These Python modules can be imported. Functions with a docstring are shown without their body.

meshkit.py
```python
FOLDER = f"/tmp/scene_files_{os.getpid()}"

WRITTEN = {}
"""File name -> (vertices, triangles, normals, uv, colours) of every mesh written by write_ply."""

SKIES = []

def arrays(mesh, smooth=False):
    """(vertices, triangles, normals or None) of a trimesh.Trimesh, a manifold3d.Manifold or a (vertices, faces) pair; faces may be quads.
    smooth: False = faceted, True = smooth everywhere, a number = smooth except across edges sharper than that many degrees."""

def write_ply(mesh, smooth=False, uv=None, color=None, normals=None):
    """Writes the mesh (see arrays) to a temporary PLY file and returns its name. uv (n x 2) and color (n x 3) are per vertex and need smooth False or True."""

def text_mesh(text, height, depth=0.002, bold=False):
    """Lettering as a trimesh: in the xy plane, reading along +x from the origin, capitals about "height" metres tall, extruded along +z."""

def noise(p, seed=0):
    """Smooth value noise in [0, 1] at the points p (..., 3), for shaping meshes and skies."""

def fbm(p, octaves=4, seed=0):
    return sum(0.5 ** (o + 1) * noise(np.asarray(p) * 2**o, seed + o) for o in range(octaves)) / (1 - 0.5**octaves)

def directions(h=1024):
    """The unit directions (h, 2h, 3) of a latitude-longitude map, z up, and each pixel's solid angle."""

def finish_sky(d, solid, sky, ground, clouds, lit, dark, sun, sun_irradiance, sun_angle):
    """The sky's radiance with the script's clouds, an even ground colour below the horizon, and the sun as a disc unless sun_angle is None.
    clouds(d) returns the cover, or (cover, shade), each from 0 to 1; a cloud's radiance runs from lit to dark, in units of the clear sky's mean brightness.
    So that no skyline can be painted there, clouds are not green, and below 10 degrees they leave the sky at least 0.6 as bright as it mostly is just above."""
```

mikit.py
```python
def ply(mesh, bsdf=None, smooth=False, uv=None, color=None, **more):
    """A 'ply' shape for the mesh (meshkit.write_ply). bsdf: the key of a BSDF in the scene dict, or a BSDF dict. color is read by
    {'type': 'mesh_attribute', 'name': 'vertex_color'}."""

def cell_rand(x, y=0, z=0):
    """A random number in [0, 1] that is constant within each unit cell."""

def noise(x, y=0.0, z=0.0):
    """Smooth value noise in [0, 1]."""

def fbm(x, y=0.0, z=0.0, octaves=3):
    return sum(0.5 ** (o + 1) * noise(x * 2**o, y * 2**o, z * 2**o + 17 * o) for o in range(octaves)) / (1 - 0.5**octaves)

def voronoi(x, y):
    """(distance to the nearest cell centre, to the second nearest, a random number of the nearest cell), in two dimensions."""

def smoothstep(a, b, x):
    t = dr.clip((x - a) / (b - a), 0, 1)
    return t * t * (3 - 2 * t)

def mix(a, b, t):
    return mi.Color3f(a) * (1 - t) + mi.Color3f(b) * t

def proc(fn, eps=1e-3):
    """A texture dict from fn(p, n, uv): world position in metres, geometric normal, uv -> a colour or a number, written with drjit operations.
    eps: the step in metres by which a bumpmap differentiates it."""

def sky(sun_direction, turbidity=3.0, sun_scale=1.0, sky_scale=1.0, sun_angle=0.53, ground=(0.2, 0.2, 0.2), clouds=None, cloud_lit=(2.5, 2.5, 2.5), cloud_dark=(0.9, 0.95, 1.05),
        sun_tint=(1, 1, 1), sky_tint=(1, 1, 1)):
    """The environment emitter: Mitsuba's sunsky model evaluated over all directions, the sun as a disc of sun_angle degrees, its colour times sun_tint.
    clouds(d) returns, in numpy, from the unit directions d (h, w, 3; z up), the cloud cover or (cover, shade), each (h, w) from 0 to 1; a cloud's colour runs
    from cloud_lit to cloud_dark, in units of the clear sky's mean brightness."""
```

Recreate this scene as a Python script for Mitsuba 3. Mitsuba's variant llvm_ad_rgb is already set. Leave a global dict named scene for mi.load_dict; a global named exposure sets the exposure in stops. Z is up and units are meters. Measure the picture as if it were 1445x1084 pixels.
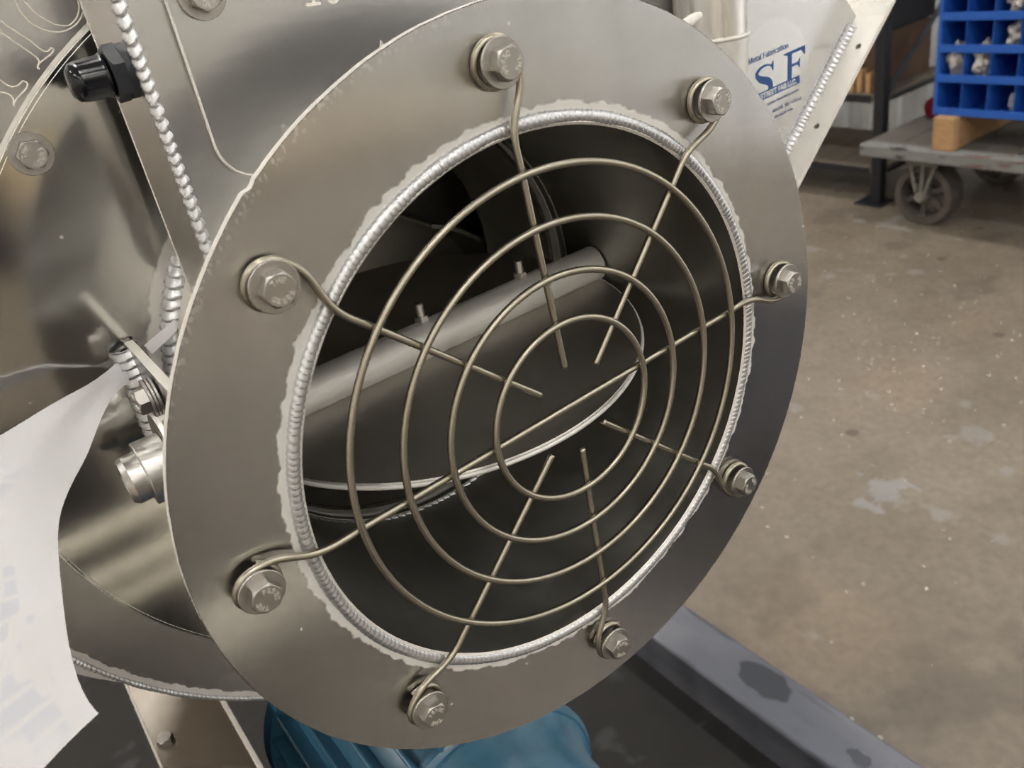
import math, random
import numpy as np, trimesh, shapely, manifold3d as m3
import shapely.geometry as sg
import drjit as dr
import mitsuba as mi
import mikit, meshkit
from mikit import noise, fbm, smoothstep, mix, cell_rand, voronoi

random.seed(7)
rng = np.random.default_rng(7)
PI = math.pi
T = mi.ScalarTransform4f
scene, labels = {}, {}

# ------------------------------------------------------------------ camera, light, exposure
H = 1.1045                                   # height of the inlet axis above the floor
scene['camera'] = {'type': 'thinlens', 'fov': 62.0018, 'fov_axis': 'x', 'aperture_radius': 0.0011, 'focus_distance': 0.46,
                   'near_clip': 0.01, 'far_clip': 60.0,
                   'to_world': T().look_at(origin=[-0.2155, -0.3151, 1.33], target=[-0.2155 + 0.4530, -0.3151 + 0.7516, 1.33 - 0.4795],
                                           up=[0.4071, 0.3041, 0.8613])}
exposure = 1.3
LAMP = (13.7, 13.4, 12.7)                     # radiance of the ceiling lights

DOOR2 = (0.46, 0.41, 0.37)                    # and of the far door, warmer
DOOR = (0.40, 0.405, 0.41)                     # radiance of the translucent door panes

# ------------------------------------------------------------------ helpers
def key_for(name, parent=None):
    base = (parent + '__' + name) if parent else name
    k, n = base, 1
    while k in scene or k in labels or any(q.startswith(k + '__') for q in scene):
        k = '%s_%03d' % (base, n); n += 1
    return k

def tag(k, label=None, cat=None, group=None, kind=None):
    d = labels.setdefault(k, {})
    for a, b in (('label', label), ('category', cat), ('group', group), ('kind', kind)):
        if b: d[a] = b
    return k

def thing(name, label, cat, group=None):
    return tag(key_for(name), label, cat, group)

def add(name, mesh, bsdf, parent=None, smooth=30, uv=None, label=None, at=None, kind=None):
    k = key_for(name, parent)
    d = mesh if isinstance(mesh, dict) else mikit.ply(mesh, bsdf, smooth=smooth, uv=uv)
    if at is not None: d = {**d, 'to_world': at}
    scene[k] = d
    if label: tag(k, label)
    if kind: tag(k, kind=kind)
    return k

def struct(name, mesh, bsdf, smooth=False, uv=None):
    k = add(name, mesh, bsdf, smooth=smooth, uv=uv); tag(k, kind='structure'); return k

def tm(m):
    q = m.to_mesh(); return trimesh.Trimesh(q.vert_properties[:, :3], q.tri_verts, process=False)

def box(x0, x1, y0, y1, z0, z1, b=0.0):
    x0, x1 = sorted((x0, x1)); y0, y1 = sorted((y0, y1)); z0, z1 = sorted((z0, z1))
    if b <= 0:
        return trimesh.creation.box(bounds=[[x0, y0, z0], [x1, y1, z1]])
    pts = []
    for x in (0, 1):
        for y in (0, 1):
            for z in (0, 1):
                c = np.array([(x0, x1)[x], (y0, y1)[y], (z0, z1)[z]]); s = np.array([1 - 2 * x, 1 - 2 * y, 1 - 2 * z]) * b
                for e in np.eye(3):
                    pts.append(c + s * (1 - e))
    return trimesh.convex.convex_hull(np.array(pts))

def join(*ms):
    return trimesh.util.concatenate([m for q in ms for m in (q if isinstance(q, (list, tuple)) else [q])])

def sweep(pts, r, n=10, closed=False, up=(0, 0, 1), caps=True, prof=None):
    """a tube along pts; r a number or one per point; prof(i, theta) scales it"""
    p = np.asarray(pts, float); N = len(p)
    t = (np.roll(p, -1, 0) - np.roll(p, 1, 0)) if closed else np.gradient(p, axis=0)
    t /= np.linalg.norm(t, axis=1, keepdims=True)
    a = np.asarray(up, float); u = a - t[0] * (a @ t[0])
    if np.linalg.norm(u) < 1e-6: u = np.cross(t[0], [0.3, 0.9, 0.1])
    u /= np.linalg.norm(u)
    rr = np.broadcast_to(np.asarray(r, float), (N,))
    th = np.arange(n) * 2 * PI / n
    V = np.zeros((N, n, 3))
    for i in range(N):
        u = u - t[i] * (u @ t[i]); u /= np.linalg.norm(u)
        w = np.cross(t[i], u)
        s = rr[i] * (np.ones(n) if prof is None else prof(i, th))
        V[i] = p[i] + s[:, None] * (np.cos(th)[:, None] * u + np.sin(th)[:, None] * w)
    f = []
    M = N if closed else N - 1
    i, j = np.meshgrid(np.arange(M), np.arange(n), indexing='ij')
    a_ = (i * n + j).ravel(); b_ = (i * n + (j + 1) % n).ravel()
    c_ = (((i + 1) % N) * n + (j + 1) % n).ravel(); d_ = (((i + 1) % N) * n + j).ravel()
    f = np.vstack([np.c_[a_, b_, c_], np.c_[a_, c_, d_]])
    v = V.reshape(-1, 3)
    if caps and not closed:
        v = np.vstack([v, p[0], p[-1]]); k = len(v) - 2; j = np.arange(n)
        f = np.vstack([f, np.c_[j * 0 + k, (j + 1) % n, j], np.c_[j * 0 + k + 1, (N - 1) * n + j, (N - 1) * n + (j + 1) % n]])
    return trimesh.Trimesh(v, f, process=False)

def weld(pts, normal, r=0.004, pitch=0.004, flat=0.75, closed=False, seed=0, amp=0.3):
    """stack-of-dimes weld bead along pts, proud along normal (one vector, or one per point)"""
    p = np.asarray(pts, float)
    q = np.vstack([p, p[:1]]) if closed else p
    seg = np.r_[0, np.cumsum(np.linalg.norm(np.diff(q, axis=0), axis=1))]
    n = max(12, int(seg[-1] / pitch * 9))
    s = np.linspace(0, seg[-1], n, endpoint=not closed)
    P = np.stack([np.interp(s, seg, q[:, k]) for k in range(3)], 1)
    nn = np.asarray(normal, float)
    if nn.ndim == 1: nn = np.broadcast_to(nn, (len(p), 3))
    nq = np.vstack([nn, nn[:1]]) if closed else nn
    Nn = np.stack([np.interp(s, seg, nq[:, k]) for k in range(3)], 1)
    t = (np.roll(P, -1, 0) - np.roll(P, 1, 0)) if closed else np.gradient(P, axis=0)
    t /= np.linalg.norm(t, axis=1, keepdims=True)
    Nn -= t * (Nn * t).sum(1, keepdims=True); Nn /= np.linalg.norm(Nn, axis=1, keepdims=True)
    W = np.cross(t, Nn)
    K = 14; th = np.arange(K) * 2 * PI / K
    lat = np.sin(th)
    jit = meshkit.noise(np.stack([s / pitch * 0.31, s * 0 + seed, s * 0], 1)) * 0.9
    wid = 1 + 0.16 * (meshkit.noise(np.stack([s / pitch * 0.23, s * 0 + 5 + seed, s * 0], 1)) - 0.5)
    ph = (s / pitch + jit)[:, None] - 0.55 * (1 - lat[None] ** 2)
    saw = ph - np.floor(ph)
    rad = r * wid[:, None] * (1 + amp * (np.clip(saw / 0.85, 0, 1) ** 0.8 - 0.55) * (np.cos(th)[None] > -0.3))
    V = P[:, None] + rad[..., None] * (np.cos(th)[None, :, None] * flat * Nn[:, None] + lat[None, :, None] * W[:, None])
    N_ = len(P); M = N_ if closed else N_ - 1
    i, j = np.meshgrid(np.arange(M), np.arange(K), indexing='ij')
    a_ = (i * K + j).ravel(); b_ = (i * K + (j + 1) % K).ravel(); c_ = (((i + 1) % N_) * K + (j + 1) % K).ravel(); d_ = (((i + 1) % N_) * K + j).ravel()
    f = np.vstack([np.c_[a_, b_, c_], np.c_[a_, c_, d_]])
    return trimesh.Trimesh(V.reshape(-1, 3), f, process=False)

def frame(axis):
    a = np.asarray(axis, float); a /= np.linalg.norm(a)
    u = np.cross(a, [0, 0, 1.0]) if abs(a[2]) < 0.9 else np.cross(a, [0, 1.0, 0])
    u /= np.linalg.norm(u); return a, u, np.cross(a, u)

def lathe(profile, axis, origin, n=48):
    """profile: (distance along axis, radius) pairs; radius 0 closes"""
    a, u, w = frame(axis); o = np.asarray(origin, float)
    th = np.arange(n) * 2 * PI / n
    ring = np.cos(th)[:, None] * u + np.sin(th)[:, None] * w
    v = np.vstack([o + a * d + ring * max(r, 1e-6) for d, r in profile])
    L = len(profile); i, j = np.meshgrid(np.arange(L - 1), np.arange(n), indexing='ij')
    a_ = (i * n + j).ravel(); b_ = (i * n + (j + 1) % n).ravel(); c_ = ((i + 1) * n + (j + 1) % n).ravel(); d_ = ((i + 1) * n + j).ravel()
    return trimesh.Trimesh(v, np.vstack([np.c_[a_, b_, c_], np.c_[a_, c_, d_]]), process=False)

def circ(r, n=200, c=(0, 0), a0=0, a1=2 * PI):
    t = np.linspace(a0, a1, n, endpoint=abs(a1 - a0) < 2 * PI - 1e-6); return np.c_[c[0] + r * np.cos(t), c[1] + r * np.sin(t)]

def plate(poly, y0, y1):
    """polygon in (x, z) given thickness from y0 (near) to y1 (far); returns mesh and uv"""
    m = trimesh.creation.extrude_polygon(poly, y1 - y0, engine='earcut')
    v = m.vertices; V = np.c_[v[:, 0], y0 + v[:, 2], v[:, 1]]
    m = trimesh.Trimesh(V, m.faces[:, ::-1], process=False)
    return m

def uvxz(m): return np.asarray(m.vertices)[:, [0, 2]]

def rings(r, y, n=200):
    c = circ(r, n); return np.c_[c[:, 0], c[:, 0] * 0 + y, H + c[:, 1]]

def spline(ctrl, n=40):
    from scipy.interpolate import CubicSpline
    c = np.asarray(ctrl, float); s = np.r_[0, np.cumsum(np.linalg.norm(np.diff(c, axis=0), axis=1))]
    return CubicSpline(s, c)(np.linspace(0, s[-1], n))

def rad2(p): return dr.sqrt(dr.square(p.x) + dr.square(p.z - H))

# ------------------------------------------------------------------ materials
P = mikit.proc
def two(b): return {'type': 'twosided', 'bsdf': b}
def rgb(*c): return {'type': 'rgb', 'value': list(c)}
def conductor(refl, au, av=None):
    d = {'type': 'roughconductor', 'material': 'none', 'distribution': 'ggx', 'specular_reflectance': refl if isinstance(refl, dict) else rgb(*refl)}
    if av is None: d['alpha'] = au
    else: d['alpha_u'] = au; d['alpha_v'] = av
    return d
def matte(c): return {'type': 'diffuse', 'reflectance': c if isinstance(c, dict) else rgb(*c)}

def specks(x, z, scale, amount):
    """tiny pale chips and scratches: 1 on a speck"""
    a, b, w = voronoi(x * scale, z * scale)
    return dr.select((w < amount) & (a < 0.015 + 0.035 * w / amount), mi.Float(1), mi.Float(0))

def flange_marks(p, n, uv):
    r = dr.sqrt(dr.square(p.x - 0.0003) + dr.square(p.z - H + 0.0023))
    edge = 0.1519 + 0.0022 * (fbm(p.x * 170, p.y * 170, p.z * 170, octaves=3) - 0.5) * 2 + 0.0012 * (noise(p.x * 40, 0, p.z * 40) - 0.5)
    etched = 0.78 * (1 - smoothstep(edge - 0.0006, edge + 0.0006, r))
    rim = smoothstep(0.1915, 0.1995, r) * smoothstep(0.62, 0.72, noise(p.x * 900, 3, p.z * 420)) * smoothstep(0.06, 0.13, p.z - H) * (1 - smoothstep(-0.03, 0.03, p.x)) * 0.4
    return dr.maximum(dr.maximum(etched, rim), specks(p.x, p.z, 55, 0.05) * 0.55)

def metal_mottle(base, amp, fx, fz):
    def fn(p, n, uv):
        k = 1 - amp + 2 * amp * fbm(p.x * fx, p.y * 20, p.z * fz, octaves=4)
        return mi.Color3f(*base) * k
    return P(fn)

def grain_z(p, n, uv):          # fine vertical grain
    return 0.5 * noise(p.x * 900, p.y * 300, p.z * 60) + 0.5 * noise(p.x * 2300, p.y * 300, p.z * 110)
def grain_x(p, n, uv):          # mill grain, rolled along x
    return 0.6 * noise(p.x * 120, p.y * 300, p.z * 700) + 0.6 * noise(p.x * 45, 7, p.z * 260)

scene['m_flange'] = two({'type': 'blendbsdf', 'weight': P(flange_marks),
    'a': {'type': 'bumpmap', 'b': conductor(metal_mottle((0.57, 0.573, 0.575), 0.08, 60, 14), 0.15, 0.016), 't': P(grain_z, eps=3e-4), 'scale': 0.00001},
    'b': matte((0.68, 0.665, 0.64))})
def plate_marks(p, n, uv):
    return dr.maximum(specks(p.x + 0.3, p.z, 45, 0.06), specks(p.x, p.z + 3.1, 110, 0.03)) * 0.5
scene['m_plate'] = two({'type': 'blendbsdf', 'weight': P(plate_marks),
    'a': {'type': 'bumpmap', 'b': conductor(metal_mottle((0.60, 0.602, 0.60), 0.06, 20, 60), 0.12, 0.05), 't': P(grain_x, eps=3e-4), 'scale': 0.000025},
    'b': matte((0.6, 0.58, 0.55))})
def mirror_marks(p, n, uv):
    r = rad2(p)
    ring = (1 - smoothstep(0.1585, 0.1605, r + 0.006 * (fbm(p.x * 90, 1, p.z * 90) - 0.5)))
    return dr.maximum(ring * 0.6, dr.maximum(specks(p.x + 0.3, p.z, 38, 0.10), specks(p.x, p.z + 3.1, 90, 0.05)) * 0.5)
scene['m_mirror'] = two({'type': 'blendbsdf', 'weight': P(mirror_marks),
    'a': conductor(metal_mottle((0.50, 0.495, 0.475), 0.07, 12, 12), 0.012, 0.008), 'b': matte((0.6, 0.58, 0.55))})
def housing_marks(p, n, uv):
    r = rad2(p)
    e = 0.2825 + 0.003 * (fbm(p.x * 90, 4, p.z * 90) - 0.5) + 0.0015 * (noise(p.x * 300, 2, p.z * 300) - 0.5)
    low = (1 - smoothstep(0.05, 0.1, p.x)) * (1 - smoothstep(-0.02, 0.05, p.z - H))
    return dr.maximum(smoothstep(e - 0.0005, e + 0.0005, r) * low * 0.65, specks(p.x, p.z, 40, 0.06) * 0.5)
scene['m_housing'] = two({'type': 'blendbsdf', 'weight': P(housing_marks),
    'a': conductor(metal_mottle((0.60, 0.602, 0.60), 0.05, 12, 30), 0.10, 0.04), 'b': matte((0.62, 0.60, 0.58))})
scene['m_bright'] = two(conductor((0.80, 0.78, 0.74), 0.30))
scene['m_edge'] = two({'type': 'blendbsdf', 'weight': 0.5, 'a': conductor((0.85, 0.83, 0.79), 0.35), 'b': matte((0.78, 0.75, 0.70))})
scene['m_weld'] = two({'type': 'blendbsdf', 'weight': P(lambda p, n, uv: 0.03 + 0.22 * fbm(p.x * 500, p.y * 500, p.z * 500)),
    'a': conductor((0.66, 0.675, 0.70), 0.11), 'b': matte((0.62, 0.62, 0.63))})
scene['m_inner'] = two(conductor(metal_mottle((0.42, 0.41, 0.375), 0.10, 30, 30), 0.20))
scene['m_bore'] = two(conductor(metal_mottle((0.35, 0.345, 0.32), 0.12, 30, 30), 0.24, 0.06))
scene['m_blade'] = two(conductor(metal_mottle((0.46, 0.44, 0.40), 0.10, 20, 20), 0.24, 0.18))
scene['m_shaft'] = two({'type': 'blendbsdf', 'weight': P(lambda p, n, uv: 0.25 + 0.5 * fbm(p.x * 14, p.y * 260, p.z * 260)),
    'a': conductor((0.88, 0.87, 0.85), 0.30), 'b': matte((0.72, 0.71, 0.69))})
scene['m_strip'] = two(conductor((0.76, 0.74, 0.72), 0.07))
scene['m_bronze'] = two(conductor((0.19, 0.17, 0.145), 0.10))
scene['m_wire'] = two(conductor((0.44, 0.405, 0.33), 0.14))
scene['m_bolt'] = two(conductor((0.44, 0.42, 0.395), 0.15))
scene['m_lettering'] = two(conductor((0.80, 0.77, 0.72), 0.3))
scene['m_stainless'] = two(conductor((0.72, 0.70, 0.67), 0.12))
scene['m_engrave'] = two(matte((0.82, 0.79, 0.72)))
scene['m_black_plastic'] = two({'type': 'roughplastic', 'diffuse_reflectance': rgb(0.005, 0.006, 0.009), 'alpha': 0.035})
scene['m_black_nut'] = two({'type': 'roughplastic', 'diffuse_reflectance': rgb(0.018, 0.021, 0.027), 'alpha': 0.2})
scene['m_dark'] = two(matte((0.015, 0.015, 0.016)))
def motor_paint(p, n, uv):
    k = fbm(p.x * 60, p.y * 60, p.z * 60)
    return mi.Color3f(0.035, 0.115, 0.185) * (0.75 + 0.5 * k)
scene['m_motor'] = two({'type': 'principled', 'base_color': P(motor_paint), 'roughness': 0.28, 'specular': 0.6, 'clearcoat': 0.5, 'clearcoat_gloss': 0.8})
def beam_col(p, n, uv):
    k = fbm(p.x * 9, p.y * 4, p.z * 9, octaves=4)
    c = mix((0.115, 0.124, 0.155), (0.190, 0.196, 0.225), smoothstep(0.3, 0.7, k))
    st = 1 - smoothstep(0.9, 1.05, dr.sqrt(dr.square((p.x - 0.594) / 0.030) + dr.square((p.y - 0.385) / 0.055)) + 0.25 * (noise(p.x * 60, p.y * 60) - 0.5))
    s2 = 1 - smoothstep(0.85, 1.0, dr.sqrt(dr.square((p.x - 0.578) / 0.012) + dr.square((p.y - 0.19) / 0.022)) + 0.4 * (noise(p.x * 90, p.y * 90) - 0.5))
    sm = smoothstep(0.55, 0.7, fbm(p.x * 30, p.y * 7, 9)) * 0.45
    return mix(c, (0.035, 0.04, 0.05), dr.maximum(dr.maximum(st * 0.85, s2 * 0.7), sm))
scene['m_beam'] = two({'type': 'principled', 'base_color': P(beam_col), 'roughness': 0.38, 'specular': 0.5, 'metallic': 0.35})
def deck_col(p, n, uv):
    k = fbm(p.x * 6, p.y * 6, 2, octaves=4)
    c = mix((0.012, 0.0117, 0.012), (0.020, 0.019, 0.0185), k)
    return mix(c, (0.045, 0.048, 0.05), smoothstep(0.66, 0.8, fbm(p.x * 14 + 4, p.y * 20, 5, octaves=4)) * 0.6)
scene['m_deck'] = two({'type': 'principled', 'base_color': P(deck_col), 'roughness': 0.55, 'specular': 0.22})
def paper_col(p, n, uv):
    # rows of print showing faintly through from the other side
    u, v = uv.x, uv.y
    row = 1 - smoothstep(0.28, 0.5, dr.abs(v * 22 - dr.floor(v * 22) - 0.5))
    blk = smoothstep(0.45, 0.62, noise(u * 9, v * 22 * 1.1)) * smoothstep(0.35, 0.55, noise(u * 3.1, v * 6.0, 4))
    inside = smoothstep(0.12, 0.2, u) * (1 - smoothstep(0.78, 0.86, u)) * smoothstep(0.35, 0.42, v)
    return mix((0.635, 0.63, 0.645), (0.50, 0.525, 0.60), row * blk * inside * 0.55)
scene['m_paper'] = {'type': 'principledthin', 'base_color': P(paper_col), 'roughness': 0.8, 'diff_trans': 0.35, 'spec_trans': 0.0}

# background
SPOT = (1.29, 0.62)                          # a bluish scuff on the concrete
def floor_col(p, n, uv):
    a = fbm(p.x * 1.3, p.y * 1.3, 1, octaves=4); b = fbm(p.x * 6, p.y * 6, 3, octaves=4); f = fbm(p.x * 70, p.y * 70, 5)
    c = mix((0.205, 0.178, 0.147), (0.275, 0.243, 0.205), smoothstep(0.25, 0.75, a * 0.55 + b * 0.45))
    c = mix(c, (0.36, 0.27, 0.18), smoothstep(0.6, 0.8, fbm(p.x * 2.3 + 8, p.y * 2.3, 2)) * 0.2)
    c = c * (0.86 + 0.28 * f)
    c = mix(c, (0.09, 0.08, 0.07), smoothstep(0.62, 0.75, fbm(p.x * 5 + 3, p.y * 5 + 9, 4, octaves=4)) * 0.35)
    c = mix(c, (0.36, 0.37, 0.40), smoothstep(0.70, 0.78, fbm(p.x * 9 + 1.3, p.y * 9 + 4, 6, octaves=4)) * 0.35)
    d1, d2, w = voronoi(p.x * 16, p.y * 16)
    spot = dr.select((w < 0.12) & (d1 < 0.02 + 0.5 * w), mi.Float(1), mi.Float(0))
    c = mix(c, (0.55, 0.52, 0.47), spot * 0.8)
    e1, e2, w2 = voronoi(p.x * 7 + 3, p.y * 7 + 1)
    stain = dr.select(w2 < 0.07, 1 - smoothstep(0.08, 0.14, e1), mi.Float(0))
    pb_ = dr.sqrt(dr.square((p.x - SPOT[0]) / 0.07) + dr.square((p.y - SPOT[1]) / 0.05)) + 2.6 * (fbm(p.x * 32, p.y * 32, 8, octaves=4) - 0.5)
    c = mix(c, (0.40, 0.43, 0.50), (1 - smoothstep(0.7, 1.1, pb_)) * 0.38)
    return mix(c, (0.10, 0.07, 0.06), stain * 0.6) * mi.Color3f(0.86, 0.83, 0.795)
scene['m_floor'] = two({'type': 'principled', 'base_color': P(floor_col), 'roughness': 0.42, 'specular': 0.5})
def wall_col(p, n, uv):
    k = fbm(p.x * 2, p.y * 2, p.z * 2)
    return mi.Color3f(0.70, 0.725, 0.74) * (0.88 + 0.24 * k)
scene['m_wall'] = two(matte(P(wall_col)))
scene['m_wall_warm'] = two(matte(P(lambda p, n, uv: mi.Color3f(0.84, 0.815, 0.77) * (0.85 + 0.3 * fbm(p.x * 1.5, p.y * 1.5, p.z * 1.5)))))
scene['m_wall_rose'] = two(matte(P(lambda p, n, uv: mi.Color3f(0.86, 0.76, 0.69) * (0.9 + 0.2 * fbm(p.x * 1.5, p.y * 1.5, p.z * 1.5)))))
scene['m_ceiling'] = two(matte((0.62, 0.61, 0.58)))
scene['m_lamp_case'] = two(matte((0.8, 0.8, 0.8)))
def wood(base, dark, f=1.0):
    def fn(p, n, uv):
        g = fbm(p.x * 8 * f, p.y * 90 * f, p.z * 90 * f, octaves=3)
        return mix(base, dark, g)
    return P(fn)
scene['m_block'] = two(matte(wood((0.50, 0.315, 0.175), (0.38, 0.23, 0.12))))
scene['m_shelf_wood'] = two(matte(wood((0.20, 0.175, 0.145), (0.13, 0.112, 0.09))))
scene['m_plank'] = two(matte(wood((0.185, 0.170, 0.152), (0.125, 0.115, 0.104))))
def cart_paint(p, n, uv):
    k = fbm(p.x * 40, p.y * 14, p.z * 60, octaves=4); r = fbm(p.x * 30, p.y * 9 + 4, p.z * 50, octaves=4)
    c = mix((0.18, 0.19, 0.187), (0.255, 0.26, 0.255), k)
    c = mix(c, (0.14, 0.045, 0.032), smoothstep(0.56, 0.62, r) * smoothstep(-1.35, -1.15, -p.y) * 0.8)
    return mix(c, (0.06, 0.05, 0.045), smoothstep(0.64, 0.70, fbm(p.x * 30, p.y * 12 + 11, p.z * 60 + 2, octaves=3)))
scene['m_cart'] = two(matte(P(cart_paint)))
scene['m_iron'] = two({'type': 'principled', 'base_color': P(lambda p, n, uv: mix((0.055, 0.049, 0.043), (0.105, 0.093, 0.083), fbm(p.x * 40, p.y * 40, p.z * 40))), 'roughness': 0.6, 'specular': 0.3})
scene['m_bracket'] = two(matte((0.20, 0.195, 0.175)))
scene['m_bin'] = two({'type': 'principled', 'base_color': rgb(0.018, 0.105, 0.47), 'roughness': 0.45, 'specular': 0.4})
scene['m_bag'] = two({'type': 'principled', 'base_color': P(lambda p, n, uv: mix((0.26, 0.25, 0.24), (0.72, 0.70, 0.66), smoothstep(0.35, 0.65, fbm(p.x * 60, p.y * 60, p.z * 60)))), 'roughness': 0.25, 'specular': 0.8})
scene['m_rack'] = two({'type': 'principled', 'base_color': rgb(0.012, 0.014, 0.019), 'roughness': 0.5, 'specular': 0.4})
scene['m_card'] = two(matte(P(lambda p, n, uv: mi.Color3f(0.135, 0.092, 0.066) * (0.85 + 0.3 * fbm(p.x * 9, p.y * 9, p.z * 9)))))
scene['m_red'] = two(matte((0.15, 0.014, 0.026)))
scene['m_ply'] = two(matte(wood((0.52, 0.42, 0.29), (0.44, 0.35, 0.23), .3)))
scene['m_tread'] = two(matte((0.86, 0.80, 0.68)))
scene['m_mat'] = two(matte((0.02, 0.02, 0.021)))
scene['m_navy'] = two(matte((0.022, 0.028, 0.045)))
scene['m_sticker_blue'] = two(matte((0.055, 0.105, 0.27)))
scene['m_sticker_pale'] = two(matte((0.17, 0.20, 0.28)))
scene['m_sticker_film'] = two({'type': 'blendbsdf', 'weight': 0.05, 'a': conductor((0.60, 0.60, 0.60), 0.075), 'b': matte((0.7, 0.7, 0.7))})
scene['m_white'] = two(matte((0.80, 0.78, 0.74)))

# ------------------------------------------------------------------ the room
X0, X1, Y0, Y1, Z1 = -5.0, 3.75, -12.0, 6.0, 4.6
struct('floor', box(X0, X1, Y0, Y1, -0.1, 0), 'm_floor')
struct('ceiling', box(X0 - .1, X1 + .1, Y0 - .1, Y1 + .1, Z1, Z1 + .1), 'm_ceiling')
struct('wall_left', box(X0 - .1, X0, Y0 - .1, Y1 + .1, -0.1, Z1), 'm_wall_warm')
struct('wall_front', box(X0, X1, Y0 - .1, Y0, -0.1, Z1), 'm_wall_warm')
struct('wall_back', box(X0, X1, Y1, Y1 + .1, -0.1, Z1), 'm_wall_rose')
struct('wall_right', box(X1 + .02, X1 + .12, Y0 - .1, Y1 + .1, -0.1, Z1), 'm_wall')
# ribbed steel sheets of the wall behind the shelving
nrib = 0
for i in range(13):
    ya = -1.2 + i * 0.45
    pts = [(ya, 0)]
    for k in range(3):
        y = ya + k * 0.15
        pts += [(y + 0.02, 0), (y + 0.035, -0.018), (y + 0.075, -0.018), (y + 0.09, 0)]
    pts += [(ya + 0.445, 0), (ya + 0.445, 0.012), (ya, 0.012)]
    g = trimesh.creation.extrude_polygon(sg.Polygon(pts), Z1, engine='earcut')
    v = g.vertices; g = trimesh.Trimesh(np.c_[X1 + v[:, 1], v[:, 0], v[:, 2]], g.faces[:, ::-1], process=False)
    add('wall_sheet', g, 'm_wall', parent='wall_right', smooth=False)

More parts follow.
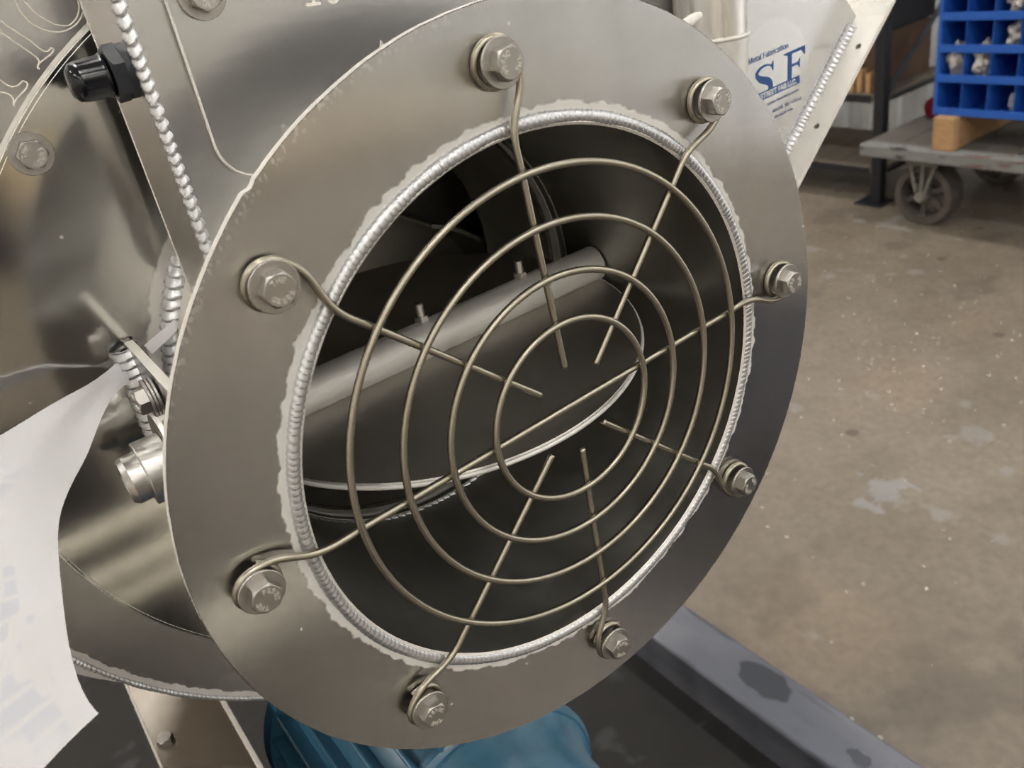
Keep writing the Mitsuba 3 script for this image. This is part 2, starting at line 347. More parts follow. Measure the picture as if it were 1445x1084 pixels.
case = join(box(-.62, .62, -.16, .16, 0.02, .08, .006))
tube_m = box(-.60, .60, -.14, .14, 0.0, 0.018)
case_d, tube_d = mikit.ply(case, 'm_lamp_case'), mikit.ply(tube_m, 'm_white')
for i, x in enumerate((-3.2, -0.4, 2.4)):
    for j, y in enumerate((-10.4, -7.8, -5.0, -2.2, 0.9, 4.7)):
        k = thing('ceiling_light', 'flat white ceiling light, %s row from the front wall, %s line' % (('first', 'second', 'third', 'fourth', 'fifth', 'last')[j], ('left', 'middle', 'right')[i]), 'ceiling light', 'ceiling lights over the workshop')
        at = T().translate([x, y, Z1 - 0.3]).rotate([0, 0, 1], 90)
        add('case', case_d, None, k, at=at)
        add('diffuser', {**tube_d, 'emitter': {'type': 'area', 'radiance': rgb(*LAMP)}}, None, k, at=at)
        for sx in (-.5, .5): add('stem', mikit.ply(lathe([(0, 0.006), (0.24, 0.006)], (0, 0, 1), (sx, 0, 0.07), 8), 'm_lamp_case'), None, k, at=at)

# a translucent overhead door in the right wall lets soft daylight in
dp = 'door_1'
struct('door_1', box(X1 - 0.035, X1 - 0.02, -2.70, -0.40, 0.0, 3.0), 'm_lamp_case')
pan = mikit.ply(box(-0.004, 0.004, -1.06, 1.06, -0.27, 0.27), 'm_white')
for a in range(5):
    for b in range(1):
        add('pane', {**pan, 'emitter': {'type': 'area', 'radiance': rgb(*DOOR)}}, None, dp, at=T().translate([X1 - 0.04, -1.55, 0.33 + a * 0.585]))
struct('door_2', box(-4.25, -1.95, Y0 + 0.02, Y0 + 0.035, 0.0, 2.7), 'm_lamp_case')
pan2 = mikit.ply(box(-1.06, 1.06, -0.004, 0.004, -0.27, 0.27), 'm_white')
for a in range(4):
    add('pane', {**pan2, 'emitter': {'type': 'area', 'radiance': rgb(*DOOR2)}}, None, 'door_2', at=T().translate([-3.10, Y0 + 0.04, 0.33 + a * 0.585]))
# things standing on the floor in front of the fan, mirrored by its plates
k = thing('plywood_stack', 'low stack of plywood sheets on the workshop floor in front of the fan', 'plywood stack')
for i in range(5):
    add('sheet', box(0.35 + .02 * (i % 2), 3.3 - .03 * (i % 3), -9.6, -5.4 + .03 * (i % 2), 0.02 + i * 0.02, 0.0385 + i * 0.02), 'm_ply', k, smooth=False)
add('bearer', box(0.4, 3.2, -9.2, -9.1, 0, 0.02), 'm_plank', k, smooth=False); add('bearer', box(0.4, 3.2, -5.9, -5.8, 0, 0.02), 'm_plank', k, smooth=False)
k = thing('tool_cabinet', 'tall dark blue steel tool cabinet on the floor in front of the fan', 'cabinet')
add('body', box(-0.80, 0.10, -5.6, -5.0, 0.04, 1.9, 0.006), 'm_navy', k, smooth=False)
for i in range(5): add('drawer', box(-0.76, 0.06, -5.0, -4.985, 0.10 + i * 0.35, 0.42 + i * 0.35, 0.004), 'm_navy', k, smooth=False)
add('plinth', box(-0.75, 0.05, -5.55, -5.05, 0, 0.04), 'm_dark', k, smooth=False)
k = thing('floor_toolbox', 'low navy steel toolbox on the floor to the right of the skid', 'toolbox')
add('body', box(0.72, 1.40, -1.30, -0.60, 0.0, 0.38, 0.01), 'm_navy', k, smooth=False)
add('lid', box(0.71, 1.41, -1.31, -0.59, 0.38, 0.42, 0.01), 'm_navy', k, smooth=False)
add('handle', sweep([(0.95, -0.95, 0.42), (0.95, -0.95, 0.455), (1.17, -0.95, 0.455), (1.17, -0.95, 0.42)], 0.008, 8), 'm_dark', k)
k = thing('rubber_mat', 'black rubber mat on the floor in front of the fan', 'floor mat')
add('mat', box(-1.25, -0.10, -2.7, -0.54, 0.0, 0.010, 0.003), 'm_mat', k, smooth=False)
k = thing('step_stool', 'small aluminium step stool with pale treads in front of the fan', 'step stool')
for y, z, d in ((-1.13, 0.16, .04), (-0.89, 0.38, .045), (-0.66, 0.60, .040)):
    add('tread', box(-0.33, 0.10, y - d / 2, y + d / 2, z - 0.02, z, 0.004), 'm_tread', k, smooth=False)
for x in (-0.345, 0.095):
    add('side_rail', sweep([(x + .007, -1.30, 0.022), (x + .007, -0.64, 0.605)], 0.016, 4), 'm_rack', k, smooth=False)
    add('prop', sweep([(x + .007, -0.52, 0.022), (x + .007, -0.64, 0.59)], 0.012, 4), 'm_rack', k, smooth=False)

# ------------------------------------------------------------------ skid under the fan
k = thing('skid_beam', 'long dark steel square tube lying on the floor with an oval stain', 'steel beam')
outer = sg.box(0.53, 0, 0.634, 0.1).buffer(-0.007).buffer(0.007); inner = outer.buffer(-0.006)
m = plate(outer.difference(inner), -1.6, 1.35)
add('tube', m, 'm_beam', k, smooth=40)
k = thing('skid_deck', 'dark steel deck sheet on the floor below the fan', 'deck sheet')
add('sheet', box(-1.3, 0.529, -0.50, 2.3, 0.0, 0.012, 0.001), 'm_deck', k, smooth=False)

# ------------------------------------------------------------------ fan housing: side plate, scroll, discharge duct with flange
fan = thing('fan_housing', 'polished aluminium fan housing with engraved letters and an angled discharge duct', 'fan housing')
sv, wv = np.array([0.7265, 0.6872]), np.array([0.6872, -0.7265])       # across and along the discharge
spts = []
for phi in np.arange(0, 281, 4):
    r = 0.288 if phi < 110 else 0.288 + 0.150 * ((phi - 110) / 170.0)
    a = math.radians(-35 - phi); spts.append((r * math.cos(a), r * math.sin(a)))
scroll = sg.Polygon([(0, 0)] + spts)
s1 = 0.4345; t1 = 0.285
duct = sg.Polygon([tuple(sv * 0.12 + wv * 0.0), tuple(sv * s1 + wv * 0.0), tuple(sv * s1 + wv * t1), tuple(sv * 0.12 + wv * t1)])
side = shapely.union_all([scroll, duct, sg.Point(0, 0).buffer(0.288, 128)]).buffer(0.004).buffer(-0.004)
hole = sg.Point(0, 0).buffer(0.1405, 96)
sh = shapely.affinity.translate(side.difference(hole), 0, H)
m = plate(sh, 0.180, 0.185); add('side_plate', m, 'm_housing', fan, smooth=False, uv=uvxz(m))
m = plate(shapely.affinity.translate(side, 0, H), 0.600, 0.605); add('back_plate', m, 'm_housing', fan, smooth=False, uv=uvxz(m))
ring_ = side.exterior if hasattr(side, 'exterior') else side.geoms[0].exterior
wrapped = shapely.affinity.translate(side, 0, H)
wr = wrapped.buffer(-0.002).difference(wrapped.buffer(-0.006))
m = plate(wr, 0.185, 0.600); add('scroll_wrap', m, 'm_plate', fan, smooth=30)
# weld along the lower rim of the side plate
c = circ(0.2885, 160, (0, H), math.radians(-168), math.radians(-60)); wp = np.c_[c[:, 0], c[:, 0] * 0 + 0.1815, c[:, 1]]
nr = np.c_[c[:, 0], np.full(len(c), -0.5) * 0.2885, c[:, 1] - H]; nr /= np.linalg.norm(nr, axis=1, keepdims=True)
add('rim_weld', weld(wp, nr, 0.0030, 0.0034), 'm_weld', fan, smooth=True, label='rippled weld bead along the lower rim of the housing')
# discharge flange: bars standing toward the viewer, with holes
o = np.array([0, H]); e0 = o + sv * s1 + wv * t1; e1 = o + sv * 0.10 + wv * t1
def bar(p, q, out, y0, y1, th):
    poly = sg.Polygon([p, q, q + out * th, p + out * th])
    return plate(poly, y0, y1)
L_ = np.linalg.norm(e1 - e0); dirv = (e1 - e0) / L_
b_ = m3.Manifold.cube((L_ + 0.03, 0.004, 0.034)).translate((-0.03, 0, 0))
holes = [0.031 + 0.0795 * i for i in range(4)]
for hx in holes:
    b_ -= m3.Manifold.cylinder(0.02, 0.0026, circular_segments=20).rotate((90, 0, 0)).translate((hx, 0.01, 0.0105))
bm = tm(b_)
Mx = np.eye(4); Mx[:3, 0] = (dirv[0], 0, dirv[1]); Mx[:3, 1] = (wv[0], 0, wv[1]); Mx[:3, 2] = (0, 1, 0); Mx[:3, 3] = (e0[0], 0.1515, e0[1])
bm.apply_transform(Mx)
if np.linalg.det(Mx[:3, :3]) < 0: bm.invert()
fl = add('discharge_flange', bm, 'm_edge', fan, smooth=False, label='pale flange bar with bolt holes')
# the flange's second bar turns the corner and runs away along the top of the duct
b2 = np.c_[e0 + sv * 0.0].ravel()
q0 = e0 - sv * 0.0
m = join(plate(sg.Polygon([q0, q0 + sv * 0.03, q0 + sv * 0.03 + wv * 0.004, q0 + wv * 0.004]), 0.1515, 0.42))
add('flange_bar', m, 'm_edge', fl, smooth=False)
for hx in holes:
    hc = np.array([e0[0] + dirv[0] * hx, e0[1] + dirv[1] * hx])
    add('bolt_hole', lathe([(0.0, 0.0026), (0.0035, 0.0026), (0.0035, 0.0)], (wv[0], 0, wv[1]), (hc[0] + wv[0] * .0004, 0.1515 + 0.0105, hc[1] + wv[1] * .0004), 20), 'm_bracket', fl, smooth=False)
wl = np.array([[e0[0] + dirv[0] * s - wv[0] * .001, 0.179, e0[1] + dirv[1] * s - wv[1] * .001] for s in np.linspace(0.012, L_, 60)])
add('flange_weld', weld(wl, (-wv[0] * .7, -0.7, -wv[1] * .7), 0.0062, 0.0045, amp=0.22), 'm_weld', fan, smooth=True, label='bright fillet weld where the duct meets its flange')
# engraved letters: thin pale outlines routed into the side plate
def outline(pts, y=0.1798, r=0.00042, closed=False, n=90):
    c = spline([(a, y, b) for a, b in pts], n) if not closed else spline([(a, y, b) for a, b in pts + pts[:1]], n)
    return sweep(c, r, 6, up=(0, 1, 0))
A = [(-0.2100, 1.3990), (-0.1800, 1.3580), (-0.1552, 1.3256), (-0.1492, 1.3182), (-0.1451, 1.3130), (-0.1423, 1.3091), (-0.1408, 1.3085), (-0.1396, 1.3090), (-0.1384, 1.3099)]
B_ = [(-0.1384, 1.3099), (-0.1379, 1.3094), (-0.1418, 1.3062), (-0.1472, 1.3018)]
C_ = [(-0.1472, 1.3018), (-0.1481, 1.3022), (-0.1466, 1.3040), (-0.1461, 1.3059), (-0.1471, 1.3080), (-0.1512, 1.3133), (-0.1572, 1.3211), (-0.1830, 1.3530), (-0.2130, 1.3940)]
add('letter', join(outline(A), outline(B_, n=12), outline(C_)), 'm_engrave', fan, label='engraved outline of the letter I')
O1 = [(-0.1440, 1.3400), (-0.1455, 1.3328), (-0.1455, 1.3291), (-0.1445, 1.3256), (-0.1428, 1.3222), (-0.1400, 1.3191), (-0.1359, 1.3167), (-0.1317, 1.3157), (-0.1277, 1.3160), (-0.1238, 1.3174), (-0.1206, 1.3196), (-0.1178, 1.3228), (-0.1150, 1.3300), (-0.1160, 1.3420)]
O2 = [(-0.1440, 1.3390), (-0.1419, 1.3321), (-0.1406, 1.3288), (-0.1391, 1.3257), (-0.1363, 1.3226), (-0.1333, 1.3198), (-0.1301, 1.3182), (-0.1270, 1.3177), (-0.1239, 1.3190), (-0.1214, 1.3210), (-0.1195, 1.3238), (-0.1187, 1.3277), (-0.1200, 1.3340)]
add('letter', join(outline(O1), outline(O2)), 'm_engrave', fan, label='engraved outline of a round letter')
I2 = [(-0.2300, 1.3720), (-0.1900, 1.3260), (-0.1658, 1.3009), (-0.1629, 1.2974), (-0.1605, 1.2967), (-0.1580, 1.2976), (-0.1565, 1.2984)]
I3 = [(-0.1565, 1.2984), (-0.1551, 1.2971), (-0.1604, 1.2925), (-0.1645, 1.2884)]
I4 = [(-0.1645, 1.2884), (-0.1648, 1.2890), (-0.1640, 1.2906), (-0.1638, 1.2921), (-0.1680, 1.2958), (-0.2000, 1.3300)]
add('letter', join(outline(I2), outline(I3, n=12), outline(I4)), 'm_engrave', fan, label='engraved foot of another letter I at the image edge')

# printed sticker on the duct side
st = thing('printed_sticker', 'clear sticker printed in blue with large SF on the discharge duct', 'sticker')
def flat_text(s, h, x, z, bold=False, y=0.1796, rot=3.0):
    m = meshkit.text_mesh(s, h, 0.0003, bold); v = m.vertices
    a = math.radians(rot); xx, zz = v[:, 0] * math.cos(a) - v[:, 1] * math.sin(a), v[:, 0] * math.sin(a) + v[:, 1] * math.cos(a)
    return trimesh.Trimesh(np.c_[x + xx, y + 0.0003 - v[:, 2], z + zz], m.faces, process=False)
c_ = sg.Point(0.395, 1.1655).buffer(0.0505, 48)
m = plate(c_, 0.17985, 0.180); add('film', m, 'm_sticker_film', st, smooth=False)
F_ = sg.Polygon([(0.4103, 1.1851), (0.4390, 1.1866), (0.4388, 1.1792), (0.4378, 1.1792), (0.4340, 1.1838), (0.4212, 1.1832), (0.4208, 1.1745), (0.4290, 1.1750), (0.4312, 1.1775), (0.4320, 1.1775), (0.4316, 1.1698), (0.4308, 1.1698), (0.4290, 1.1728), (0.4208, 1.1724), (0.4204, 1.1622), (0.4150, 1.1619), (0.4158, 1.1826), (0.4103, 1.1843)])
add('letter_f', plate(F_, 0.17955, 0.17985), 'm_sticker_blue', st, smooth=False)
sc = spline([(0.3960, 0, 1.1770), (0.3930, 0, 1.1803), (0.3870, 0, 1.1815), (0.3795, 0, 1.1800), (0.3755, 0, 1.1765), (0.3785, 0, 1.1725), (0.3870, 0, 1.1690), (0.3925, 0, 1.1650), (0.3915, 0, 1.1600), (0.3850, 0, 1.1575), (0.3780, 0, 1.1582), (0.3735, 0, 1.1625)], 60)
wd = np.interp(np.linspace(0, 1, 60), [0, .12, .3, .45, .55, .7, .85, 1], [.0006, .0007, .0014, .0030, .0033, .0026, .0012, .0005])
S_ = shapely.union_all([sg.LineString(sc[i:i + 2][:, [0, 2]]).buffer(wd[i]) for i in range(59)] + [sg.Polygon([(0.3963, 1.1830), (0.3972, 1.1830), (0.3966, 1.1755), (0.3955, 1.1755), (0.3935, 1.1800)]), sg.Polygon([(0.3722, 1.1650), (0.3732, 1.1650), (0.3745, 1.1605), (0.3732, 1.1575), (0.3722, 1.1575)])])
add('letter_s', plate(S_.simplify(0.0001), 0.17955, 0.17985), 'm_sticker_blue', st, smooth=False)
bar_ = sg.Polygon([(0.3560, 1.1528), (0.4312, 1.1567), (0.4309, 1.1633), (0.3557, 1.1594)])
add('bar', plate(bar_, 0.17945, 0.17955), 'm_sticker_blue', st, smooth=False)
add('bar_text', flat_text('STREET FAB LLC.', 0.0042, 0.3785, 1.1553, True, y=0.1791), 'm_white', st, smooth=False, label='white lettering STREET FAB LLC.')
add('text', flat_text('Metal Fabrication', 0.0046, 0.3655, 1.1866, y=0.1795), 'm_sticker_blue', st, smooth=False)
add('text', flat_text('Custom Sheet Metal service', 0.0024, 0.3870, 1.1478, y=0.1795), 'm_sticker_pale', st, smooth=False)
add('text', flat_text('Merrill, WI 54452', 0.0034, 0.3945, 1.1400, y=0.1795), 'm_sticker_pale', st, smooth=False)
add('text', flat_text('streetfab.com', 0.0028, 0.3965, 1.1345, y=0.1795), 'm_sticker_pale', st, smooth=False)

# round cover plate bolted to the housing
cov = thing('round_cover_plate', 'mirror-like round cover plate bolted over the fan housing behind the flange', 'cover plate')
cp = sg.Point(-0.006, H).buffer(0.2385, 160).difference(sg.Point(0, H).buffer(0.1405, 96))
m = plate(cp, 0.1725, 0.180); add('plate', m, 'm_mirror', cov, smooth=False, uv=uvxz(m))
ce = circ(0.2385, 220, (-0.006, H)); 
add('bevelled_edge', lathe([(0.0, 0.2368), (0.0016, 0.2389), (0.0058, 0.2389), (0.0078, 0.2405)], (0, 1, 0), (-0.006, 0.1722, H), 220), 'm_edge', cov, smooth=20, label='pale bevelled rim of the cover plate')

# ------------------------------------------------------------------ bolts
def hex_mesh(af, h, ch=0.12):
    R_ = af / math.sqrt(3)
    hexa = m3.Manifold.cylinder(h, R_, circular_segments=6)
    cone = m3.Manifold.revolve(m3.CrossSection([[(0, 0), (R_ * 1.02, 0), (R_ * 1.02, h * 0.80), (af * 0.485, h), (0, h)]]), 48)
    return tm(hexa ^ cone)
def letters_on_head(top, bottom, r, size, h):
    out = []
    def arc(s, a0, step, flip):
        for i, ch in enumerate(s):
            a = a0 - step * (i - (len(s) - 1) / 2.0)
            g = meshkit.text_mesh(ch, size, 0.0006, True); v = g.vertices; cx = (v[:, 0].max() + v[:, 0].min()) / 2
            x, y = v[:, 0] - cx, v[:, 1] - size / 2
            rot = a - PI / 2
            out.append(trimesh.Trimesh(np.c_[r * math.cos(a) + x * math.cos(rot) - y * math.sin(rot), r * math.sin(a) + x * math.sin(rot) + y * math.cos(rot), h - 0.0001 + v[:, 2]], g.faces, process=False))
    arc(top, PI / 2, 0.50, False); arc(bottom, -PI / 2, 0.55, True)
    return trimesh.util.concatenate(out)
def axis_tf(origin, axis, spin):
    a, u, w = frame(axis); Mx = np.eye(4)
    c, s = math.cos(spin), math.sin(spin)
    Mx[:3, 0] = c * u + s * w; Mx[:3, 1] = np.cross(a, c * u + s * w); Mx[:3, 2] = a; Mx[:3, 3] = origin
    return T(Mx.tolist())
HEAD = mikit.ply(hex_mesh(0.0129, 0.0056), 'm_bolt', smooth=20)
TEXT = mikit.ply(letters_on_head('F593C', 'THE', 0.0041, 0.0021, 0.0056), 'm_lettering')
WASH = mikit.ply(lathe([(0, 0.0045), (0, 0.0102), (0.0003, 0.0105), (0.0012, 0.0105), (0.0015, 0.0102), (0.0015, 0.0045)], (0, 0, 1), (0, 0, -0.0015), 40), 'm_bolt', smooth=25)
def bolt(label, origin, axis, spin, group=None, washer=True, name='hex_bolt', cat='bolt'):
    k = thing(name, label, cat, group); at = axis_tf(origin, axis, spin)
    add('head', HEAD, None, k, at=at); add('lettering', TEXT, None, k, at=at)
    if washer: add('washer', WASH, None, k, at=at)
    return k
BA = math.radians(91.92); RB = 0.1719
where = ['stainless bolt at the very top of the inlet flange', 'stainless bolt of the inlet flange nearest the printed sticker', 'stainless bolt at the right edge of the inlet flange',
         'stainless bolt at the lower right of the inlet flange', 'stainless bolt of the inlet flange nearest the dark skid beam', 'stainless bolt at the bottom of the inlet flange above the motor',
         'stainless bolt at the left end of the long guard rod', 'stainless bolt at the upper left of the inlet flange']
spins = [0.25, 0.0, 0.12, 0.3, 0.2, 0.5, 0.1, 0.75]
turn = [-1.9, -1.4, -1.5, -1.1, 2.8, 2.9, 2.2, 0.0]
BOLTS = []
for i in range(8):
    a = BA - i * PI / 4; BOLTS.append(np.array([RB * math.cos(a), 0, H + RB * math.sin(a)]))
    bolt(where[i], BOLTS[i] + [0, -0.0092, 0], (0, -1, 0), turn[i], 'guard bolts around the inlet flange')
bolt('hex bolt on the round cover plate just inside its pale rim', (-0.1672, 0.1710, 1.2665), (0, -1, 0), 0.9)

# ------------------------------------------------------------------ inlet flange, pipe and damper body (one welded piece)
inl = thing('inlet_flange', 'large round brushed aluminium inlet flange with a welded pipe behind', 'flange')
th = np.linspace(0, 2 * PI, 361)[:-1]
rr = 0.2 + 0.00025 * (meshkit.noise(np.c_[np.cos(th) * 40, np.sin(th) * 40, th * 0]) - 0.5)
na = math.radians(128.3)
rr = rr - 0.0016 * np.exp(-((th - na) / 0.006) ** 2) + 0.0009 * np.clip((th - na) / 0.01, 0, 1) * np.exp(-np.clip(th - na, 0, 9) * 9)
op = np.c_[0.0031 + rr * np.cos(th), H - 0.0044 + rr * np.sin(th)]
fp = sg.Polygon(op, [circ(0.1440, 240, (0.0003, H - 0.0023))[::-1]])
m = plate(fp, 0.0, 0.0047); add('flange_plate', m, 'm_flange', inl, smooth=False, uv=uvxz(m))
wc = circ(0.2, 360, (0.0031, H - 0.0044)); 
rimv = op
add('cut_edge', join(trimesh.Trimesh(np.vstack([np.c_[op[:, 0] * 1 + 0.00025 * np.cos(th), np.full(360, y), op[:, 1] + 0.00025 * np.sin(th)] for y in (0.0002, 0.0045)]),
    [f for i in range(360) for f in ((i, (i + 1) % 360, 360 + (i + 1) % 360), (i, 360 + (i + 1) % 360, 360 + i))], process=False)), 'm_edge', inl, smooth=True, label='pale sawn edge of the flange plate')
hc = (0.0003, H - 0.0023)
c = circ(0.1457, 400, hc); wp = np.c_[c[:, 0], c[:, 0] * 0 - 0.0002, c[:, 1]]
add('hole_weld', weld(wp, (0, -1, 0), 0.0031, 0.0031, flat=0.8, closed=True, amp=0.14), 'm_weld', inl, smooth=True, label='rope-like weld bead around the inlet hole')
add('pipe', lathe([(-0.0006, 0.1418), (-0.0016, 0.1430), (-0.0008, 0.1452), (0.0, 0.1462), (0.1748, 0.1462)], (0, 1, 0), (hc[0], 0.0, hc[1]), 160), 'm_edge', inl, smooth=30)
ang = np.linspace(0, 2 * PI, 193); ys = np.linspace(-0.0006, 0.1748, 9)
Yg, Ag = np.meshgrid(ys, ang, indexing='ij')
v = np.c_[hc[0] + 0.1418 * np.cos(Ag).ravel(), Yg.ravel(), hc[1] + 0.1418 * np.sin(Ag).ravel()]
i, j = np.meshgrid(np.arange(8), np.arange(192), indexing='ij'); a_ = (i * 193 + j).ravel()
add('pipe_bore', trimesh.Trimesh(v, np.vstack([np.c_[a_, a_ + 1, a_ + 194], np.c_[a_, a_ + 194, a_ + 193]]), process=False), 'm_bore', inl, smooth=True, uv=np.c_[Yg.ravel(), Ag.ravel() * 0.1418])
c = circ(0.1475, 300, (0, H)); wp = np.c_[c[:, 0], c[:, 0] * 0 + 0.1700, c[:, 1]]
nr = np.c_[c[:, 0] / .1475, np.full(len(c), -0.8), (c[:, 1] - H) / .1475]
add('pipe_weld', weld(wp, nr, 0.0060, 0.0062, closed=True, seed=3), 'm_weld', inl, smooth=True, label='coarse weld between pipe and cover plate')
c = circ(0.1408, 240, (0, H)); wp = np.c_[c[:, 0], c[:, 0] * 0 + 0.166, c[:, 1]]; nr = np.c_[-c[:, 0], 0 * c[:, 0], -(c[:, 1] - H)]
add('inner_seam', weld(wp, nr, 0.0026, 0.004, closed=True, seed=5, amp=.1, flat=.35), 'm_inner', inl, smooth=True)
# bearing boss on the left of the pipe
add('bearing_boss', lathe([(0.0, 0.0), (0.0, 0.030), (0.022, 0.030), (0.0245, 0.0285), (0.0245, 0.0)], (-1, 0, 0), (-0.1450, 0.1330, H - 0.004), 64), 'm_stainless', inl, smooth=30, label='bright round bearing boss on the side of the pipe')

# damper: blade, shaft, shaft end
dam = thing('damper', 'open damper of a flat oval-looking round blade on a cross shaft inside the inlet pipe', 'damper')
SY, SZ = 0.1330, H - 0.004
add('shaft', sweep(np.c_[np.linspace(-0.1405, 0.1405, 12), np.full(12, SY), np.full(12, SZ + 0.003)], 0.0125, 28), 'm_shaft', dam, smooth=30, label='dull grey cross shaft')
add('shaft_end', lathe([(-0.004, 0.0), (-0.004, 0.0135), (0.0235, 0.0138), (0.0265, 0.0118), (0.0265, 0.0085), (0.0235, 0.0075), (0.0235, 0.0)], (-1, 0, 0), (-0.1685, SY, SZ), 48), 'm_stainless', dam, smooth=25, label='bright bevelled shaft end')
add('collar', lathe([(0, 0.0), (0, 0.0178), (0.0006, 0.0182), (0.0140, 0.0182), (0.0146, 0.0178), (0.0146, 0.0)], (-1, 0, 0), (-0.1700, SY, SZ), 48), 'm_stainless', dam, smooth=25)
tl = 1.485; rb = 0.1388; bc = np.array([0.0, 0.140, H - 0.010])
def on_blade(x, q, h): return bc + np.array([x, q * math.sin(tl) - h * math.cos(tl), q * math.cos(tl) + h * math.sin(tl)])
n_ = 180; ta = np.arange(n_) * 2 * PI / n_
def bl(r, h): return np.array([on_blade(r * math.cos(t), r * math.sin(t), h) for t in ta])
v = np.vstack([bl(1e-5, .0022), bl(rb - .001, .0022), bl(rb, .0012), bl(rb, -.0012), bl(rb - .001, -.0022), bl(1e-5, -.0022)])
i, j = np.meshgrid(np.arange(5), np.arange(n_), indexing='ij')
a_ = (i * n_ + j).ravel(); b_ = (i * n_ + (j + 1) % n_).ravel(); c_ = ((i + 1) * n_ + (j + 1) % n_).ravel(); d_ = ((i + 1) * n_ + j).ravel()
bmesh = trimesh.Trimesh(v, np.vstack([np.c_[a_, b_, c_], np.c_[a_, c_, d_]]), process=False)
add('blade', bmesh, 'm_blade', dam, smooth=30)
add('blade_rim', sweep(bl(rb - .0002, 0.0), 0.0015, 8, closed=True), 'm_shaft', dam, smooth=True, label='pale ground rim of the blade')
for bx in (0.0, 0.079):
    bb = add('through_bolt', lathe([(0, 0.003), (0.012, 0.003), (0.0126, 0.0024), (0.0126, 0)], (0, 0, 1), (bx, SY + 0.003, SZ + 0.0145), 16), 'm_stainless', dam)
    nut = hex_mesh(0.0085, 0.005); nut.apply_translation((bx, SY + 0.003, SZ + 0.0140)); add('nut', nut, 'm_stainless', bb, smooth=20)

# bracket with its bolt, welded to the cover plate left of the pipe
br = thing('damper_bracket', 'small bracket plate welded to the round cover plate beside the flange edge', 'bracket')
add('plate', box(-0.1630, -0.1590, 0.060, 0.1725, 1.100, 1.1600, 0.0006), 'm_plate', br, smooth=False)
add('top_edge', box(-0.1634, -0.1586, 0.060, 0.168, 1.1600, 1.1612, 0.0003), 'm_edge', br, smooth=False, label='pale top edge')
wp = np.c_[np.linspace(-0.1645, -0.1645, 30), np.full(30, 0.1690), np.linspace(1.1590, 1.103, 30)]
add('fillet_weld', weld(wp, (-0.75, -0.6, 0), 0.0088, 0.0062, seed=9), 'm_weld', br, smooth=True, label='wide pale fillet weld')
bolt('hex bolt with stacked washers on the bracket left of the flange', (-0.1690, 0.121, 1.1450), (-1, 0, 0), 0.2)
wk = [k for k in labels if k.startswith('hex_bolt')][-1]
for q in range(2):
    add('washer', {**WASH}, None, wk, at=axis_tf((-0.1690 + 0.0018 * (q + 1), 0.121, 1.1450), (-1, 0, 0), 0))

# ------------------------------------------------------------------ box on top of the pipe: front plate, side strip, weld, access cover
bx = thing('inlet_box', 'welded aluminium box standing on the inlet pipe above the flange', 'metal box')
pc = sg.Point(0, H).buffer(0.1455, 90)
fpoly = sg.box(-0.1225, 1.10, 0.1225, 1.62).difference(pc); fpoly = max(getattr(fpoly, 'geoms', [fpoly]), key=lambda g: g.centroid.y)
m = plate(fpoly, 0.085, 0.089); add('front_plate', m, 'm_plate', bx, smooth=False, uv=uvxz(m))
m = plate(fpoly, 0.141, 0.145); add('back_plate', m, 'm_plate', bx, smooth=False, uv=uvxz(m))
for sx in (-1, 1):
    add('side_plate', box(sx * 0.1245, sx * 0.1205, 0.0885, 0.145, 1.178, 1.62), 'm_strip', bx, smooth=False)
add('side_edge', box(-0.1249, -0.1203, 0.1448, 0.1462, 1.180, 1.62), 'm_edge', bx, smooth=False, label='thin pale cut edge of the side plate')
wp = np.c_[np.full(40, -0.1222), np.full(40, 0.0868), np.linspace(1.44, 1.186, 40)]
add('corner_weld', weld(wp, (-0.5, -0.85, 0), 0.0027, 0.0052, flat=0.8, seed=2, amp=0.55), 'm_weld', bx, smooth=True, label='stacked weld bead down the corner of the box')
ac = thing('access_cover', 'thin rectangular access cover with rounded corner on the box front plate', 'cover plate')
m = plate(sg.box(-0.1005, 1.2475, 0.1005, 1.60).buffer(0.0).buffer(-0.014).buffer(0.014 + 0.004), 0.0818, 0.0848); add('plate', m, 'm_plate', ac, smooth=False, uv=uvxz(m))
cv = shapely.affinity.translate(sg.box(-0.1005, 1.2475, 0.1005, 1.60).buffer(-0.014).buffer(0.0183), 0, 0)
rp_ = np.array(cv.exterior.coords)[:-1]
add('edge_trim', sweep(np.c_[rp_[:, 0], np.full(len(rp_), 0.0822), rp_[:, 1]], 0.0007, 6, closed=True, up=(0, 1, 0)), 'm_edge', ac, label='pale cut edge of the access cover')
add('scribed_mark', flat_text('10-18', 0.0115, -0.0465, 1.3080, y=0.0815, rot=-5.0), 'm_engrave', ac, smooth=False, label='scribed figures 10-18 cut by the top image edge')
add('scribed_mark', flat_text('A', 0.0035, -0.0135, 1.2828, y=0.0815, rot=1.0), 'm_engrave', ac, smooth=False)
bolt('large hex bolt near the top image edge on the access cover', (-0.0900, 0.0803, 1.3215), (0, -1, 0), 0.5)

# black capped fitting on the side strip
fit = thing('capped_fitting', 'glossy black cap and hex nut screwed into the side strip of the box', 'fitting')
fo = np.array([-0.1245, 0.1010, H + 0.1935])
nut = hex_mesh(0.0215, 0.0058, .05); nut.apply_transform(np.array(axis_tf(fo + [-0.0030, 0, 0], (-1, 0, 0), 0.35).matrix)); 
add('washer', lathe([(0, 0), (0, 0.0115), (0.0030, 0.0115), (0.0030, 0)], (-1, 0, 0), fo, 32), 'm_black_nut', fit, smooth=25)
add('nut', nut, 'm_black_nut', fit, smooth=20)
add('cap', lathe([(0.0, 0.0080), (0.0012, 0.0094), (0.0025, 0.0088), (0.0115, 0.0085), (0.0145, 0.0077), (0.0162, 0.0056), (0.0167, 0.0025), (0.0166, 0.0)], (-1, 0, 0), fo + [-0.0088, 0, 0], 40), 'm_black_plastic', fit, smooth=40)

